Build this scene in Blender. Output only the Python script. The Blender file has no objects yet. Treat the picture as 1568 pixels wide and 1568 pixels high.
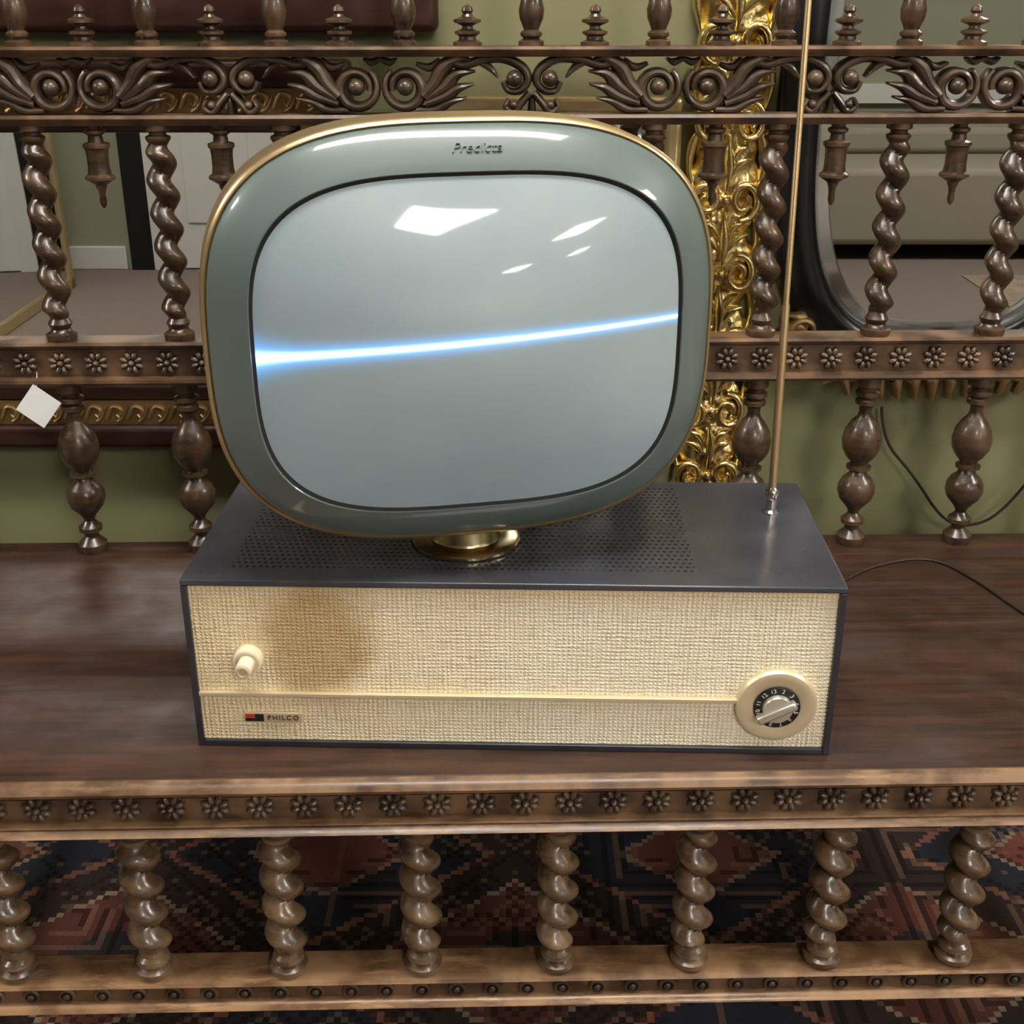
import bpy, math, random
from math import sin, cos, pi, radians
from mathutils import Vector, Matrix, noise
random.seed(3)
scn = bpy.context.scene

# ---------------------------------------------------------------- materials
def new_mat(name):
    m = bpy.data.materials.new(name); m.use_nodes = True
    nt = m.node_tree
    return m, nt, nt.nodes['Principled BSDF'], nt.links.new

def N(nt, typ, **kw):
    n = nt.nodes.new(typ)
    for k, v in kw.items():
        if k in n.inputs.keys(): n.inputs[k].default_value = v
        else: setattr(n, k, v)
    return n

def simple(name, col, rough=0.5, metal=0.0, coat=0.0, bump=0.0, bscale=40, vary=0.15, vscale=8, crough=0.03):
    m, nt, b, L = new_mat(name)
    tc = N(nt, 'ShaderNodeTexCoord')
    nz = N(nt, 'ShaderNodeTexNoise', Scale=vscale, Detail=5.0)
    L(tc.outputs['Object'], nz.inputs['Vector'])
    mx = N(nt, 'ShaderNodeMix', data_type='RGBA')
    L(nz.outputs['Fac'], mx.inputs[0])
    mx.inputs[6].default_value = (*[c*(1-vary) for c in col], 1)
    mx.inputs[7].default_value = (*[min(1, c*(1+vary)) for c in col], 1)
    L(mx.outputs[2], b.inputs['Base Color'])
    b.inputs['Roughness'].default_value = rough
    b.inputs['Metallic'].default_value = metal
    b.inputs['Coat Weight'].default_value = coat
    b.inputs['Coat Roughness'].default_value = crough
    if bump:
        n2 = N(nt, 'ShaderNodeTexNoise', Scale=bscale, Detail=4.0)
        L(tc.outputs['Object'], n2.inputs['Vector'])
        bp = N(nt, 'ShaderNodeBump', Strength=bump, Distance=0.002)
        L(n2.outputs['Fac'], bp.inputs['Height']); L(bp.outputs['Normal'], b.inputs['Normal'])
    return m

def ramp(nt, stops, interp='LINEAR'):
    r = nt.nodes.new('ShaderNodeValToRGB'); r.color_ramp.interpolation = interp
    e = r.color_ramp.elements
    e[0].position = stops[0][0]; e[0].color = (*stops[0][1], 1)
    e[1].position = stops[1][0]; e[1].color = (*stops[1][1], 1)
    for p, c in stops[2:]:
        x = e.new(p); x.color = (*c, 1)
    return r

def wood(name, dark, mid, worn, wornamt=0.6, rough=0.3, stretch=(1, 1, 12), scale=6, coat=0.3, patch=0.0, pmin=0.52, pmax=0.66, crough=0.14, bump=0.3):
    m, nt, b, L = new_mat(name)
    tc = N(nt, 'ShaderNodeTexCoord')
    mp = N(nt, 'ShaderNodeMapping'); mp.inputs['Scale'].default_value = stretch
    L(tc.outputs['Object'], mp.inputs['Vector'])
    nz = N(nt, 'ShaderNodeTexNoise', Scale=scale, Detail=8.0, Roughness=0.7, Distortion=0.4)
    L(mp.outputs['Vector'], nz.inputs['Vector'])
    r = ramp(nt, [(0.34, dark), (0.66, mid)])
    L(nz.outputs['Fac'], r.inputs['Fac'])
    geo = N(nt, 'ShaderNodeNewGeometry')
    mr = N(nt, 'ShaderNodeMapRange'); mr.inputs['From Min'].default_value = pmin; mr.inputs['From Max'].default_value = pmax
    mr.inputs['To Max'].default_value = wornamt
    L(geo.outputs['Pointiness'], mr.inputs['Value'])
    n2 = N(nt, 'ShaderNodeTexNoise', Scale=22.0, Detail=5.0)
    L(tc.outputs['Object'], n2.inputs['Vector'])
    m2 = N(nt, 'ShaderNodeMapRange'); m2.inputs['From Min'].default_value = 0.42; m2.inputs['From Max'].default_value = 0.62
    m2.inputs['To Min'].default_value = 0.2
    L(n2.outputs['Fac'], m2.inputs['Value'])
    mu = N(nt, 'ShaderNodeMath', operation='MULTIPLY'); L(mr.outputs[0], mu.inputs[0]); L(m2.outputs[0], mu.inputs[1])
    last = mu.outputs[0]
    if patch:
        n3 = N(nt, 'ShaderNodeTexNoise', Scale=9.0, Detail=6.0, Roughness=0.7)
        mp3 = N(nt, 'ShaderNodeMapping'); mp3.inputs['Scale'].default_value = (1, 5, 5) if stretch[0] <= 1 else (2, 2, 2)
        L(tc.outputs['Object'], mp3.inputs['Vector']); L(mp3.outputs[0], n3.inputs['Vector'])
        m3 = N(nt, 'ShaderNodeMapRange'); m3.inputs['From Min'].default_value = 0.48; m3.inputs['From Max'].default_value = 0.64
        m3.inputs['To Max'].default_value = patch
        L(n3.outputs['Fac'], m3.inputs['Value'])
        mxx = N(nt, 'ShaderNodeMath', operation='MAXIMUM'); L(last, mxx.inputs[0]); L(m3.outputs[0], mxx.inputs[1]); last = mxx.outputs[0]
    mx = N(nt, 'ShaderNodeMix', data_type='RGBA'); mx.inputs[7].default_value = (*worn, 1)
    L(last, mx.inputs[0]); L(r.outputs['Color'], mx.inputs[6]); L(mx.outputs[2], b.inputs['Base Color'])
    mrr = N(nt, 'ShaderNodeMapRange'); mrr.inputs['From Min'].default_value = 0.3; mrr.inputs['From Max'].default_value = 0.7
    mrr.inputs['To Min'].default_value = rough*0.75; mrr.inputs['To Max'].default_value = rough*1.45
    L(n2.outputs['Fac'], mrr.inputs['Value']); L(mrr.outputs[0], b.inputs['Roughness'])
    b.inputs['Coat Weight'].default_value = coat; b.inputs['Coat Roughness'].default_value = crough
    bp = N(nt, 'ShaderNodeBump', Strength=bump, Distance=0.001)
    L(nz.outputs['Fac'], bp.inputs['Height']); L(bp.outputs['Normal'], b.inputs['Normal'])
    return m

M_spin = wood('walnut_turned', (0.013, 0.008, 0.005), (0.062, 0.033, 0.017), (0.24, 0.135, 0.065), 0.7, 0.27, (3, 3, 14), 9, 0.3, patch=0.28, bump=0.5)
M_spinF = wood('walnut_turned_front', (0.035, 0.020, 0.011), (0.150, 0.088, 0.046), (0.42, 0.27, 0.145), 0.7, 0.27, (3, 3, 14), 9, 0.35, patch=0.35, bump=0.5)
M_rail = wood('walnut_rail', (0.013, 0.008, 0.005), (0.050, 0.028, 0.016), (0.22, 0.12, 0.06), 0.8, 0.36, (1, 12, 12), 7, 0.12)
M_carve = wood('walnut_carved', (0.016, 0.010, 0.007), (0.055, 0.034, 0.021), (0.26, 0.17, 0.10), 0.8, 0.32, (4, 4, 4), 10, 0.25, pmin=0.515)
M_seat = wood('seat_plank', (0.013, 0.0065, 0.005), (0.058, 0.026, 0.016), (0.092, 0.040, 0.022), 0.4, 0.44, (0.7, 20, 20), 5, 0.04, patch=0.5, crough=0.3, bump=0.4)
M_edge = wood('worn_edge', (0.026, 0.012, 0.007), (0.090, 0.045, 0.024), (0.37, 0.215, 0.11), 0.7, 0.36, (1, 12, 12), 7, 0.08, patch=0.6)
M_edge2 = wood('worn_lower_edge', (0.040, 0.019, 0.010), (0.15, 0.072, 0.034), (0.44, 0.26, 0.13), 0.7, 0.34, (1, 12, 12), 7, 0.15, patch=0.8)
M_mahog = wood('mahogany', (0.014, 0.004, 0.003), (0.045, 0.013, 0.009), (0.12, 0.05, 0.025), 0.4, 0.35, (1, 10, 10), 5, 0.2)
M_gold = simple('gilt', (0.92, 0.66, 0.30), 0.27, 1.0, bump=0.4, bscale=120, vary=0.3, vscale=25)
M_palegold = simple('pale_gilt', (0.75, 0.60, 0.33), 0.38, 0.9, vary=0.1)
M_brass = simple('brass', (0.48, 0.40, 0.25), 0.25, 1.0, vary=0.1)
M_rim = simple('satin_brass', (0.64, 0.48, 0.27), 0.34, 0.9, vary=0.08)
M_black = simple('black_lacquer', (0.010, 0.010, 0.011), 0.32, 0, coat=0.1)
M_dark = simple('black_gap', (0.004, 0.004, 0.004), 0.7)
M_mirror = simple('mirror_glass', (0.86, 0.88, 0.86), 0.01, 1.0, vary=0.0)
M_wall = simple('olive_paint', (0.235, 0.23, 0.115), 0.75, bump=0.1, bscale=300, vary=0.04)
M_wallfar = simple('pale_green_paint', (0.34, 0.34, 0.24), 0.75, vary=0.03)
M_white = simple('white_trim', (0.74, 0.73, 0.69), 0.45, vary=0.03)
M_ceil = simple('ceiling_paint', (0.76, 0.755, 0.73), 0.9, vary=0.02)
M_carpet = simple('taupe_carpet', (0.23, 0.18, 0.155), 0.95, bump=0.8, bscale=500, vary=0.22, vscale=120)
M_tag = simple('paper', (0.75, 0.76, 0.76), 0.8, vary=0.02)
M_cord = simple('cord', (0.03, 0.018, 0.012), 0.5)
M_chrome = simple('chrome', (0.75, 0.72, 0.66), 0.15, 1.0, vary=0.05)
M_teal = simple('bezel_plastic', (0.112, 0.150, 0.147), 0.4, 0, coat=0.7, vary=0.05, crough=0.07)
M_script = simple('bezel_script', (0.085, 0.115, 0.112), 0.35, 0, coat=0.4, vary=0.05)
M_cream = simple('cream_plastic', (0.78, 0.70, 0.52), 0.3, 0, coat=0.6, vary=0.05)
M_goldplate = simple('gold_plate', (0.68, 0.58, 0.39), 0.38, 0.45, vary=0.05)
M_silver = simple('silver_plate', (0.62, 0.60, 0.52), 0.3, 0.8, vary=0.05)
M_red = simple('red_enamel', (0.5, 0.03, 0.02), 0.3)
M_print = simple('white_print', (0.7, 0.68, 0.6), 0.5)
M_shell = simple('head_shell', (0.10, 0.105, 0.115), 0.35, 0, coat=0.3)

def mathf(nt, L):
    def math_(op, a, bb=None, c=None):
        n = N(nt, 'ShaderNodeMath', operation=op)
        for i, v in enumerate((a, bb, c)):
            if v is None: continue
            if isinstance(v, (int, float)): n.inputs[i].default_value = v
            else: L(v, n.inputs[i])
        return n.outputs[0]
    return math_

def mat_case(perf):
    m, nt, b, L = new_mat('charcoal_enamel' + ('_perforated' if perf else ''))
    math_ = mathf(nt, L)
    b.inputs['Roughness'].default_value = 0.25
    b.inputs['Metallic'].default_value = 0.45
    tc = N(nt, 'ShaderNodeTexCoord')
    nz = N(nt, 'ShaderNodeTexNoise', Scale=14.0, Detail=6.0); L(tc.outputs['Object'], nz.inputs['Vector'])
    r = ramp(nt, [(0.3, (0.062, 0.065, 0.080)), (0.75, (0.105, 0.109, 0.128))] if perf else [(0.3, (0.038, 0.039, 0.046)), (0.75, (0.062, 0.064, 0.074))])  # perforated top lighter and bluer: its sheen is put into the base colour
    L(nz.outputs['Fac'], r.inputs['Fac'])
    if not perf:
        L(r.outputs['Color'], b.inputs['Base Color']); return m
    sp = N(nt, 'ShaderNodeSeparateXYZ'); L(tc.outputs['Object'], sp.inputs[0])
    p = 0.0064; py_ = 0.0085
    row = math_('FLOOR', math_('DIVIDE', sp.outputs['Y'], py_))
    odd = math_('MULTIPLY', math_('FLOORED_MODULO', row, 2.0), 0.5)
    fx = math_('MULTIPLY', math_('SUBTRACT', math_('FRACT', math_('ADD', math_('DIVIDE', sp.outputs['X'], p), odd)), 0.5), p)
    fy = math_('MULTIPLY', math_('SUBTRACT', math_('FRACT', math_('DIVIDE', sp.outputs['Y'], py_)), 0.5), py_)
    d = math_('SQRT', math_('ADD', math_('MULTIPLY', fx, fx), math_('MULTIPLY', fy, fy)))
    hole = math_('LESS_THAN', d, 0.0016)
    inx = math_('MULTIPLY', math_('GREATER_THAN', sp.outputs['X'], -0.268), math_('LESS_THAN', sp.outputs['X'], 0.173))
    iny = math_('MULTIPLY', math_('GREATER_THAN', sp.outputs['Y'], -0.105), math_('LESS_THAN', sp.outputs['Y'], 0.108))
    f = math_('MULTIPLY', hole, math_('MULTIPLY', inx, iny))
    mx = N(nt, 'ShaderNodeMix', data_type='RGBA'); L(f, mx.inputs[0]); L(r.outputs['Color'], mx.inputs[6])
    mx.inputs[7].default_value = (0.003, 0.003, 0.003, 1)
    L(mx.outputs[2], b.inputs['Base Color'])
    n4 = N(nt, 'ShaderNodeTexNoise', Scale=30.0, Detail=6.0, Roughness=0.7); L(tc.outputs['Object'], n4.inputs['Vector'])
    r4 = math_('ADD', 0.15, math_('MULTIPLY', n4.outputs['Fac'], 0.14))
    L(math_('ADD', r4, math_('MULTIPLY', f, 0.6)), b.inputs['Roughness'])
    return m
M_case = mat_case(False); M_caseP = mat_case(True)

def mat_fabric():
    m, nt, b, L = new_mat('grille_cloth')
    math_ = mathf(nt, L)
    tc = N(nt, 'ShaderNodeTexCoord')
    nd = N(nt, 'ShaderNodeTexNoise', Scale=90.0, Detail=3.0); L(tc.outputs['Object'], nd.inputs['Vector'])
    mp = N(nt, 'ShaderNodeVectorMath', operation='SCALE'); mp.inputs['Scale'].default_value = 0.0036
    L(nd.outputs['Color'], mp.inputs[0])
    ad = N(nt, 'ShaderNodeVectorMath', operation='ADD'); L(tc.outputs['Object'], ad.inputs[0]); L(mp.outputs[0], ad.inputs[1])
    sp = N(nt, 'ShaderNodeSeparateXYZ'); L(ad.outputs[0], sp.inputs[0])
    sx = math_('SINE', math_('MULTIPLY', sp.outputs['X'], 2*pi/0.0046)); sz = math_('SINE', math_('MULTIPLY', sp.outputs['Z'], 2*pi/0.0040))
    ave0 = math_('ADD', math_('MULTIPLY', sx, sz), math_('MAXIMUM', sx, sz))
    ms1 = N(nt, 'ShaderNodeMapping'); ms1.inputs['Scale'].default_value = (40, 1, 420); L(tc.outputs['Object'], ms1.inputs['Vector'])
    ns1 = N(nt, 'ShaderNodeTexNoise', Scale=1.0, Detail=2.0); L(ms1.outputs[0], ns1.inputs['Vector'])
    ms2 = N(nt, 'ShaderNodeMapping'); ms2.inputs['Scale'].default_value = (380, 1, 35); L(tc.outputs['Object'], ms2.inputs['Vector'])
    ns2 = N(nt, 'ShaderNodeTexNoise', Scale=1.0, Detail=2.0); L(ms2.outputs[0], ns2.inputs['Vector'])
    sl = math_('SUBTRACT', math_('ADD', ns1.outputs['Fac'], ns2.outputs['Fac']), 1.0)
    ave = math_('ADD', ave0, math_('MULTIPLY', sl, 2.4))
    r = ramp(nt, [(0.0, (0.60, 0.45, 0.26)), (0.36, (0.93, 0.83, 0.60)), (1.0, (0.99, 0.95, 0.80))])
    mr = N(nt, 'ShaderNodeMapRange'); mr.inputs['From Min'].default_value = -1.3; mr.inputs['From Max'].default_value = 1.7
    L(ave, mr.inputs['Value']); L(mr.outputs[0], r.inputs['Fac'])
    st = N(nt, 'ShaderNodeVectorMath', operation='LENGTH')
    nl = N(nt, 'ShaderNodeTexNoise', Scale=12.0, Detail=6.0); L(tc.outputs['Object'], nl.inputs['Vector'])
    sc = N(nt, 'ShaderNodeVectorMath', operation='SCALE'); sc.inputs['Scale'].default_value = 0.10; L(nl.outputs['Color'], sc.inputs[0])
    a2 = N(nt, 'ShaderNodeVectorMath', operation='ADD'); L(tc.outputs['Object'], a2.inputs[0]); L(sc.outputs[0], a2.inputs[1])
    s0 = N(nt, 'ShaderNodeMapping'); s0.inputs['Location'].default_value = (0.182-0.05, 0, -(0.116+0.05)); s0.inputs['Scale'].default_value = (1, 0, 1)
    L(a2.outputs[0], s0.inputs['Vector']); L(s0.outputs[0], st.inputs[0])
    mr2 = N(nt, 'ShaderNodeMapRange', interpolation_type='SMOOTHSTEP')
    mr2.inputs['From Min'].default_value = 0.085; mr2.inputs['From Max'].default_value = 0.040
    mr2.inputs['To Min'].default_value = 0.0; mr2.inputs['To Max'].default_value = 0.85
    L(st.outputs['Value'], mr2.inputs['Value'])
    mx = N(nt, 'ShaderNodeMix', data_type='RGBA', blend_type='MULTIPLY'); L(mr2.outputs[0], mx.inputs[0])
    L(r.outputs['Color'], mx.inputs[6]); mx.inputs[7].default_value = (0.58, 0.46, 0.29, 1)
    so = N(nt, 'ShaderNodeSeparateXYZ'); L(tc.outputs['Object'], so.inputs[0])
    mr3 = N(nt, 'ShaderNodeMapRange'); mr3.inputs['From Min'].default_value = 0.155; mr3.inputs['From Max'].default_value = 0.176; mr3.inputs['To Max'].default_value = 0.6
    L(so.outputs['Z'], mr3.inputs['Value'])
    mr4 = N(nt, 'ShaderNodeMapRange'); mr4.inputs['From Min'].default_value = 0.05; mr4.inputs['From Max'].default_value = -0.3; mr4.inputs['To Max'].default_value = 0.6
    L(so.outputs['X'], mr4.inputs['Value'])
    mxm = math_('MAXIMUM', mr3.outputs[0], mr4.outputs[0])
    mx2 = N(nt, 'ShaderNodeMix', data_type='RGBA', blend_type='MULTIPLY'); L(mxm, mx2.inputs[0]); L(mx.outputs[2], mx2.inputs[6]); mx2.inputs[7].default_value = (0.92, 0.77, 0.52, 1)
    L(mx2.outputs[2], b.inputs['Base Color'])
    b.inputs['Roughness'].default_value = 0.85
    bp = N(nt, 'ShaderNodeBump', Strength=0.6, Distance=0.0014); L(ave, bp.inputs['Height']); L(bp.outputs['Normal'], b.inputs['Normal'])
    return m
M_fabric = mat_fabric()

BEAM = (0.0135, 0.0085, -0.0030)
def mat_screen():
    m, nt, b, L = new_mat('picture_tube')
    math_ = mathf(nt, L)
    tc = N(nt, 'ShaderNodeTexCoord')
    sp = N(nt, 'ShaderNodeSeparateXYZ'); L(tc.outputs['Object'], sp.inputs[0])
    t = math_('DIVIDE', sp.outputs['X'], 0.1875)
    v0 = math_('ADD', math_('ADD', math_('MULTIPLY', t, BEAM[1]), BEAM[0]), math_('MULTIPLY', math_('MULTIPLY', t, t), BEAM[2]))
    d = math_('ABSOLUTE', math_('SUBTRACT', sp.outputs['Z'], v0))
    w = math_('ADD', math_('SUBTRACT', 0.0020, math_('MULTIPLY', t, 0.0006)), math_('MULTIPLY', 0.0026, math_('POWER', math_('MAXIMUM', math_('MULTIPLY', t, -1.0), 0.0), 8.0)))
    qq = math_('DIVIDE', d, w)
    core = math_('EXPONENT', math_('MULTIPLY', math_('MULTIPLY', qq, qq), -1.0))
    q2 = math_('DIVIDE', d, math_('MULTIPLY', w, 3.2))
    halo = math_('EXPONENT', math_('MULTIPLY', math_('MULTIPLY', q2, q2), -1.0))
    c1 = N(nt, 'ShaderNodeVectorMath', operation='SCALE'); c1.inputs[0].default_value = (1.3, 2.0, 2.6); L(core, c1.inputs['Scale'])
    c2 = N(nt, 'ShaderNodeVectorMath', operation='SCALE'); c2.inputs[0].default_value = (0.02, 0.32, 0.85); L(halo, c2.inputs['Scale'])
    c = N(nt, 'ShaderNodeVectorMath', operation='ADD'); L(c1.outputs[0], c.inputs[0]); L(c2.outputs[0], c.inputs[1])
    cc = N(nt, 'ShaderNodeVectorMath', operation='ADD'); L(c.outputs[0], cc.inputs[0]); cc.inputs[1].default_value = (0.010, 0.032, 0.046)
    L(cc.outputs[0], b.inputs['Emission Color']); b.inputs['Emission Strength'].default_value = 1.0
    nz = N(nt, 'ShaderNodeTexNoise', Scale=9.0, Detail=4.0); L(tc.outputs['Object'], nz.inputs['Vector'])
    rr_ = ramp(nt, [(0.3, (0.29, 0.345, 0.36)), (0.7, (0.34, 0.40, 0.41))]); L(nz.outputs['Fac'], rr_.inputs['Fac'])
    L(rr_.outputs['Color'], b.inputs['Base Color'])
    b.inputs['Roughness'].default_value = 0.45
    b.inputs['Coat Weight'].default_value = 1.0; b.inputs['Coat Roughness'].default_value = 0.05; b.inputs['Coat IOR'].default_value = 1.6
    return m
M_screen = mat_screen()

def mat_rug():
    m, nt, b, L = new_mat('rug_wool')
    math_ = mathf(nt, L)
    tc = N(nt, 'ShaderNodeTexCoord')
    sn = N(nt, 'ShaderNodeVectorMath', operation='SNAP'); sn.inputs[1].default_value = (0.0085, 0.0085, 1)
    L(tc.outputs['Object'], sn.inputs[0])
    sp = N(nt, 'ShaderNodeSeparateXYZ'); L(sn.outputs[0], sp.inputs[0])
    def tri(o, p, off=0.0):
        return math_('ABSOLUTE', math_('SUBTRACT', math_('FRACT', math_('ADD', math_('DIVIDE', o, p), off)), 0.5))
    big = math_('ADD', tri(sp.outputs['X'], 0.52), tri(sp.outputs['Y'], 0.40))
    r = ramp(nt, [(0.0, (0.13, 0.04, 0.028)), (0.20, (0.20, 0.14, 0.10)), (0.225, (0.014, 0.015, 0.024)), (0.42, (0.17, 0.075, 0.05)),
                  (0.45, (0.026, 0.014, 0.012)), (0.64, (0.22, 0.16, 0.11)), (0.66, (0.085, 0.026, 0.020)), (0.86, (0.020, 0.017, 0.020))], 'CONSTANT')
    L(big, r.inputs['Fac'])
    sm = math_('FRACT', math_('MULTIPLY', math_('MAXIMUM', tri(sp.outputs['X'], 0.13), tri(sp.outputs['Y'], 0.1334)), 5.0))
    sm2 = math_('FRACT', math_('MULTIPLY', math_('ADD', tri(sp.outputs['X'], 0.085), tri(sp.outputs['Y'], 0.08)), 3.0))
    wn = N(nt, 'ShaderNodeTexNoise', Scale=4.0, Detail=0.0); L(sn.outputs[0], wn.inputs['Vector'])
    pick = math_('GREATER_THAN', wn.outputs['Fac'], 0.5)
    f = math_('ADD', math_('MULTIPLY', sm, pick), math_('MULTIPLY', sm2, math_('SUBTRACT', 1.0, pick)))
    r2 = ramp(nt, [(0.0, (1, 1, 1)), (0.40, (0.30, 0.20, 0.18)), (0.62, (1.0, 1.0, 1.0)), (0.78, (1, 0.8, 0.7))], 'CONSTANT')
    L(f, r2.inputs['Fac'])
    m1 = N(nt, 'ShaderNodeMix', data_type='RGBA', blend_type='MULTIPLY'); m1.inputs[0].default_value = 0.9
    L(r.outputs['Color'], m1.inputs[6]); L(r2.outputs['Color'], m1.inputs[7])
    lt = math_('MULTIPLY', math_('GREATER_THAN', f, 0.86), 0.35)
    m1b = N(nt, 'ShaderNodeMix', data_type='RGBA'); L(lt, m1b.inputs[0]); L(m1.outputs[2], m1b.inputs[6]); m1b.inputs[7].default_value = (0.22, 0.13, 0.085, 1)
    nz = N(nt, 'ShaderNodeTexNoise', Scale=400.0, Detail=2.0); L(tc.outputs['Object'], nz.inputs['Vector'])
    nw = N(nt, 'ShaderNodeTexNoise', Scale=5.0, Detail=4.0); L(tc.outputs['Object'], nw.inputs['Vector'])
    mx = N(nt, 'ShaderNodeMix', data_type='RGBA', blend_type='MULTIPLY'); mx.inputs[0].default_value = 0.7
    L(m1b.outputs[2], mx.inputs[6]); L(nz.outputs['Color'], mx.inputs[7])
    g = N(nt, 'ShaderNodeVectorMath', operation='SCALE'); L(math_('MULTIPLY', nw.outputs['Fac'], 4.4), g.inputs['Scale']); L(mx.outputs[2], g.inputs[0])
    L(g.outputs[0], b.inputs['Base Color'])
    b.inputs['Roughness'].default_value = 0.95
    bp = N(nt, 'ShaderNodeBump', Strength=0.6, Distance=0.002); L(nz.outputs['Fac'], bp.inputs['Height']); L(bp.outputs['Normal'], b.inputs['Normal'])
    return m
M_rug = mat_rug()

# ---------------------------------------------------------------- mesh builder
class MB:
    def __init__(s): s.v = []; s.f = []
    def add(s, vs, fs):
        o = len(s.v); s.v += [tuple(v) for v in vs]; s.f += [tuple(i+o for i in f) for f in fs]
    def box(s, x0, x1, y0, y1, z0, z1):
        vs = [(x, y, z) for x in (x0, x1) for y in (y0, y1) for z in (z0, z1)]
        s.add(vs, [(0, 1, 3, 2), (4, 6, 7, 5), (0, 4, 5, 1), (2, 3, 7, 6), (0, 2, 6, 4), (1, 5, 7, 3)])
    def rings(s, rings, cap0=True, cap1=True):
        n = len(rings[0]); vs = [p for r in rings for p in r]; fs = []
        for i in range(len(rings)-1):
            for j in range(n):
                k = (j+1) % n
                fs.append((i*n+j, i*n+k, (i+1)*n+k, (i+1)*n+j))
        if cap0: fs.append(tuple(range(n))[::-1])
        if cap1: fs.append(tuple((len(rings)-1)*n+j for j in range(n)))
        s.add(vs, fs)
    def lathe(s, prof, c, seg=20, M=None):
        rs = []
        for r, z in prof:
            ring = []
            for j in range(seg):
                a = 2*pi*j/seg
                p = Vector((r*cos(a), r*sin(a), z))
                if M: p = M @ p
                ring.append((p.x+c[0], p.y+c[1], p.z+c[2]))
            rs.append(ring)
        s.rings(rs)
    def twist(s, cx, cy, z0, z1, R, pitch, hand=1, seg=24, ph=0.0, core=0.58):
        n = int((z1-z0)/pitch*14); rs = []
        for i in range(n+1):
            z = z0+(z1-z0)*i/n
            e = min(1, min(i, n-i)/5+0.15)
            ring = []
            ax = hand*(2*pi*(z-z0)/pitch+ph)
            for j in range(seg):
                a = 2*pi*j/seg
                q = abs(cos((a-ax)/2))
                r = R*(core+(1-core)*(q**0.7)*e)
                ring.append((cx+r*cos(a)+0.13*R*cos(ax)*e, cy+r*sin(a)+0.13*R*sin(ax)*e, z))
            rs.append(ring)
        s.rings(rs)
    def ell(s, c, r, M=None, nu=12, nv=8):
        rs = []
        for i in range(nv+1):
            t = -pi/2+pi*i/nv
            ring = []
            for j in range(nu):
                a = 2*pi*j/nu
                p = Vector((r[0]*cos(t)*cos(a), r[1]*cos(t)*sin(a), r[2]*sin(t)))
                if i in (0, nv): p += Vector((1e-5*cos(a), 1e-5*sin(a), 0))
                if M: p = M @ p
                ring.append((p.x+c[0], p.y+c[1], p.z+c[2]))
            rs.append(ring)
        s.rings(rs)
    def extr(s, prof, x0, x1):
        a = [(x0, y, z) for y, z in prof]; b = [(x1, y, z) for y, z in prof]
        s.rings([a, b])
    def ribbon(s, pts, w, th, org, K=7, back=None):
        P = [Vector(p) for p in pts]; out = []
        wf = lambda t: w[0]+(w[1]-w[0])*t if len(w) == 2 else (w[0]+(w[1]-w[0])*t*2 if t < .5 else w[1]+(w[2]-w[1])*(t*2-1))
        wmax = max(w)
        m = 5 if len(P) < 12 else 1
        Q = [P[0]*2-P[1]]+P+[P[-1]*2-P[-2]]
        for i in range(1, len(Q)-2):
            for k in range(m):
                t = k/m
                out.append(0.5*((2*Q[i])+(-Q[i-1]+Q[i+1])*t+(2*Q[i-1]-5*Q[i]+4*Q[i+1]-Q[i+2])*t*t+(-Q[i-1]+3*Q[i]-3*Q[i+1]+Q[i+2])*t**3))
        out.append(P[-1])
        rs = []; n = len(out)
        for i, p in enumerate(out):
            tg = (out[min(i+1, n-1)]-out[max(i-1, 0)])
            if tg.length < 1e-9: tg = Vector((1, 0))
            tg.normalize(); nr = Vector((-tg.y, tg.x)); ww = wf(i/(n-1))
            ring = []
            for k in range(K):
                a = pi*k/(K-1)
                o = p+nr*(ww*cos(a))
                d = th*(sin(a)**0.8)*min(1, 0.35+ww/wmax)
                ring.append((org[0]+o.x, org[1]-d, org[2]+o.y))
            for k in (1, 0):
                o = p+nr*(ww*(1 if k == 0 else -1)*0.9)
                ring.append((org[0]+o.x, org[1]+(back if back else th*0.5), org[2]+o.y))
            rs.append(ring)
        s.rings(rs)
    def obj(s, name, mat, parent=None, loc=(0, 0, 0), rot=(0, 0, 0), smooth=35, bevel=0):
        me = bpy.data.meshes.new(name); me.from_pydata(s.v, [], s.f); me.update()
        import bmesh
        bm = bmesh.new(); bm.from_mesh(me); bmesh.ops.recalc_face_normals(bm, faces=bm.faces); bm.to_mesh(me); bm.free()
        me.materials.append(mat)
        if smooth:
            for p in me.polygons: p.use_smooth = True
            try: me.set_sharp_from_angle(angle=radians(smooth))
            except Exception: pass
        o = bpy.data.objects.new(name, me); scn.collection.objects.link(o)
        o.location = loc; o.rotation_euler = rot
        if parent: o.parent = parent
        if bevel:
            bv = o.modifiers.new('bevel', 'BEVEL'); bv.width = bevel; bv.segments = 3; bv.limit_method = 'ANGLE'; bv.angle_limit = radians(40)
        return o

def empty(name, loc=(0, 0, 0), rot=(0, 0, 0)):
    e = bpy.data.objects.new(name, None); e.empty_display_size = 0.05
    scn.collection.objects.link(e); e.location = loc; e.rotation_euler = rot
    return e

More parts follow.
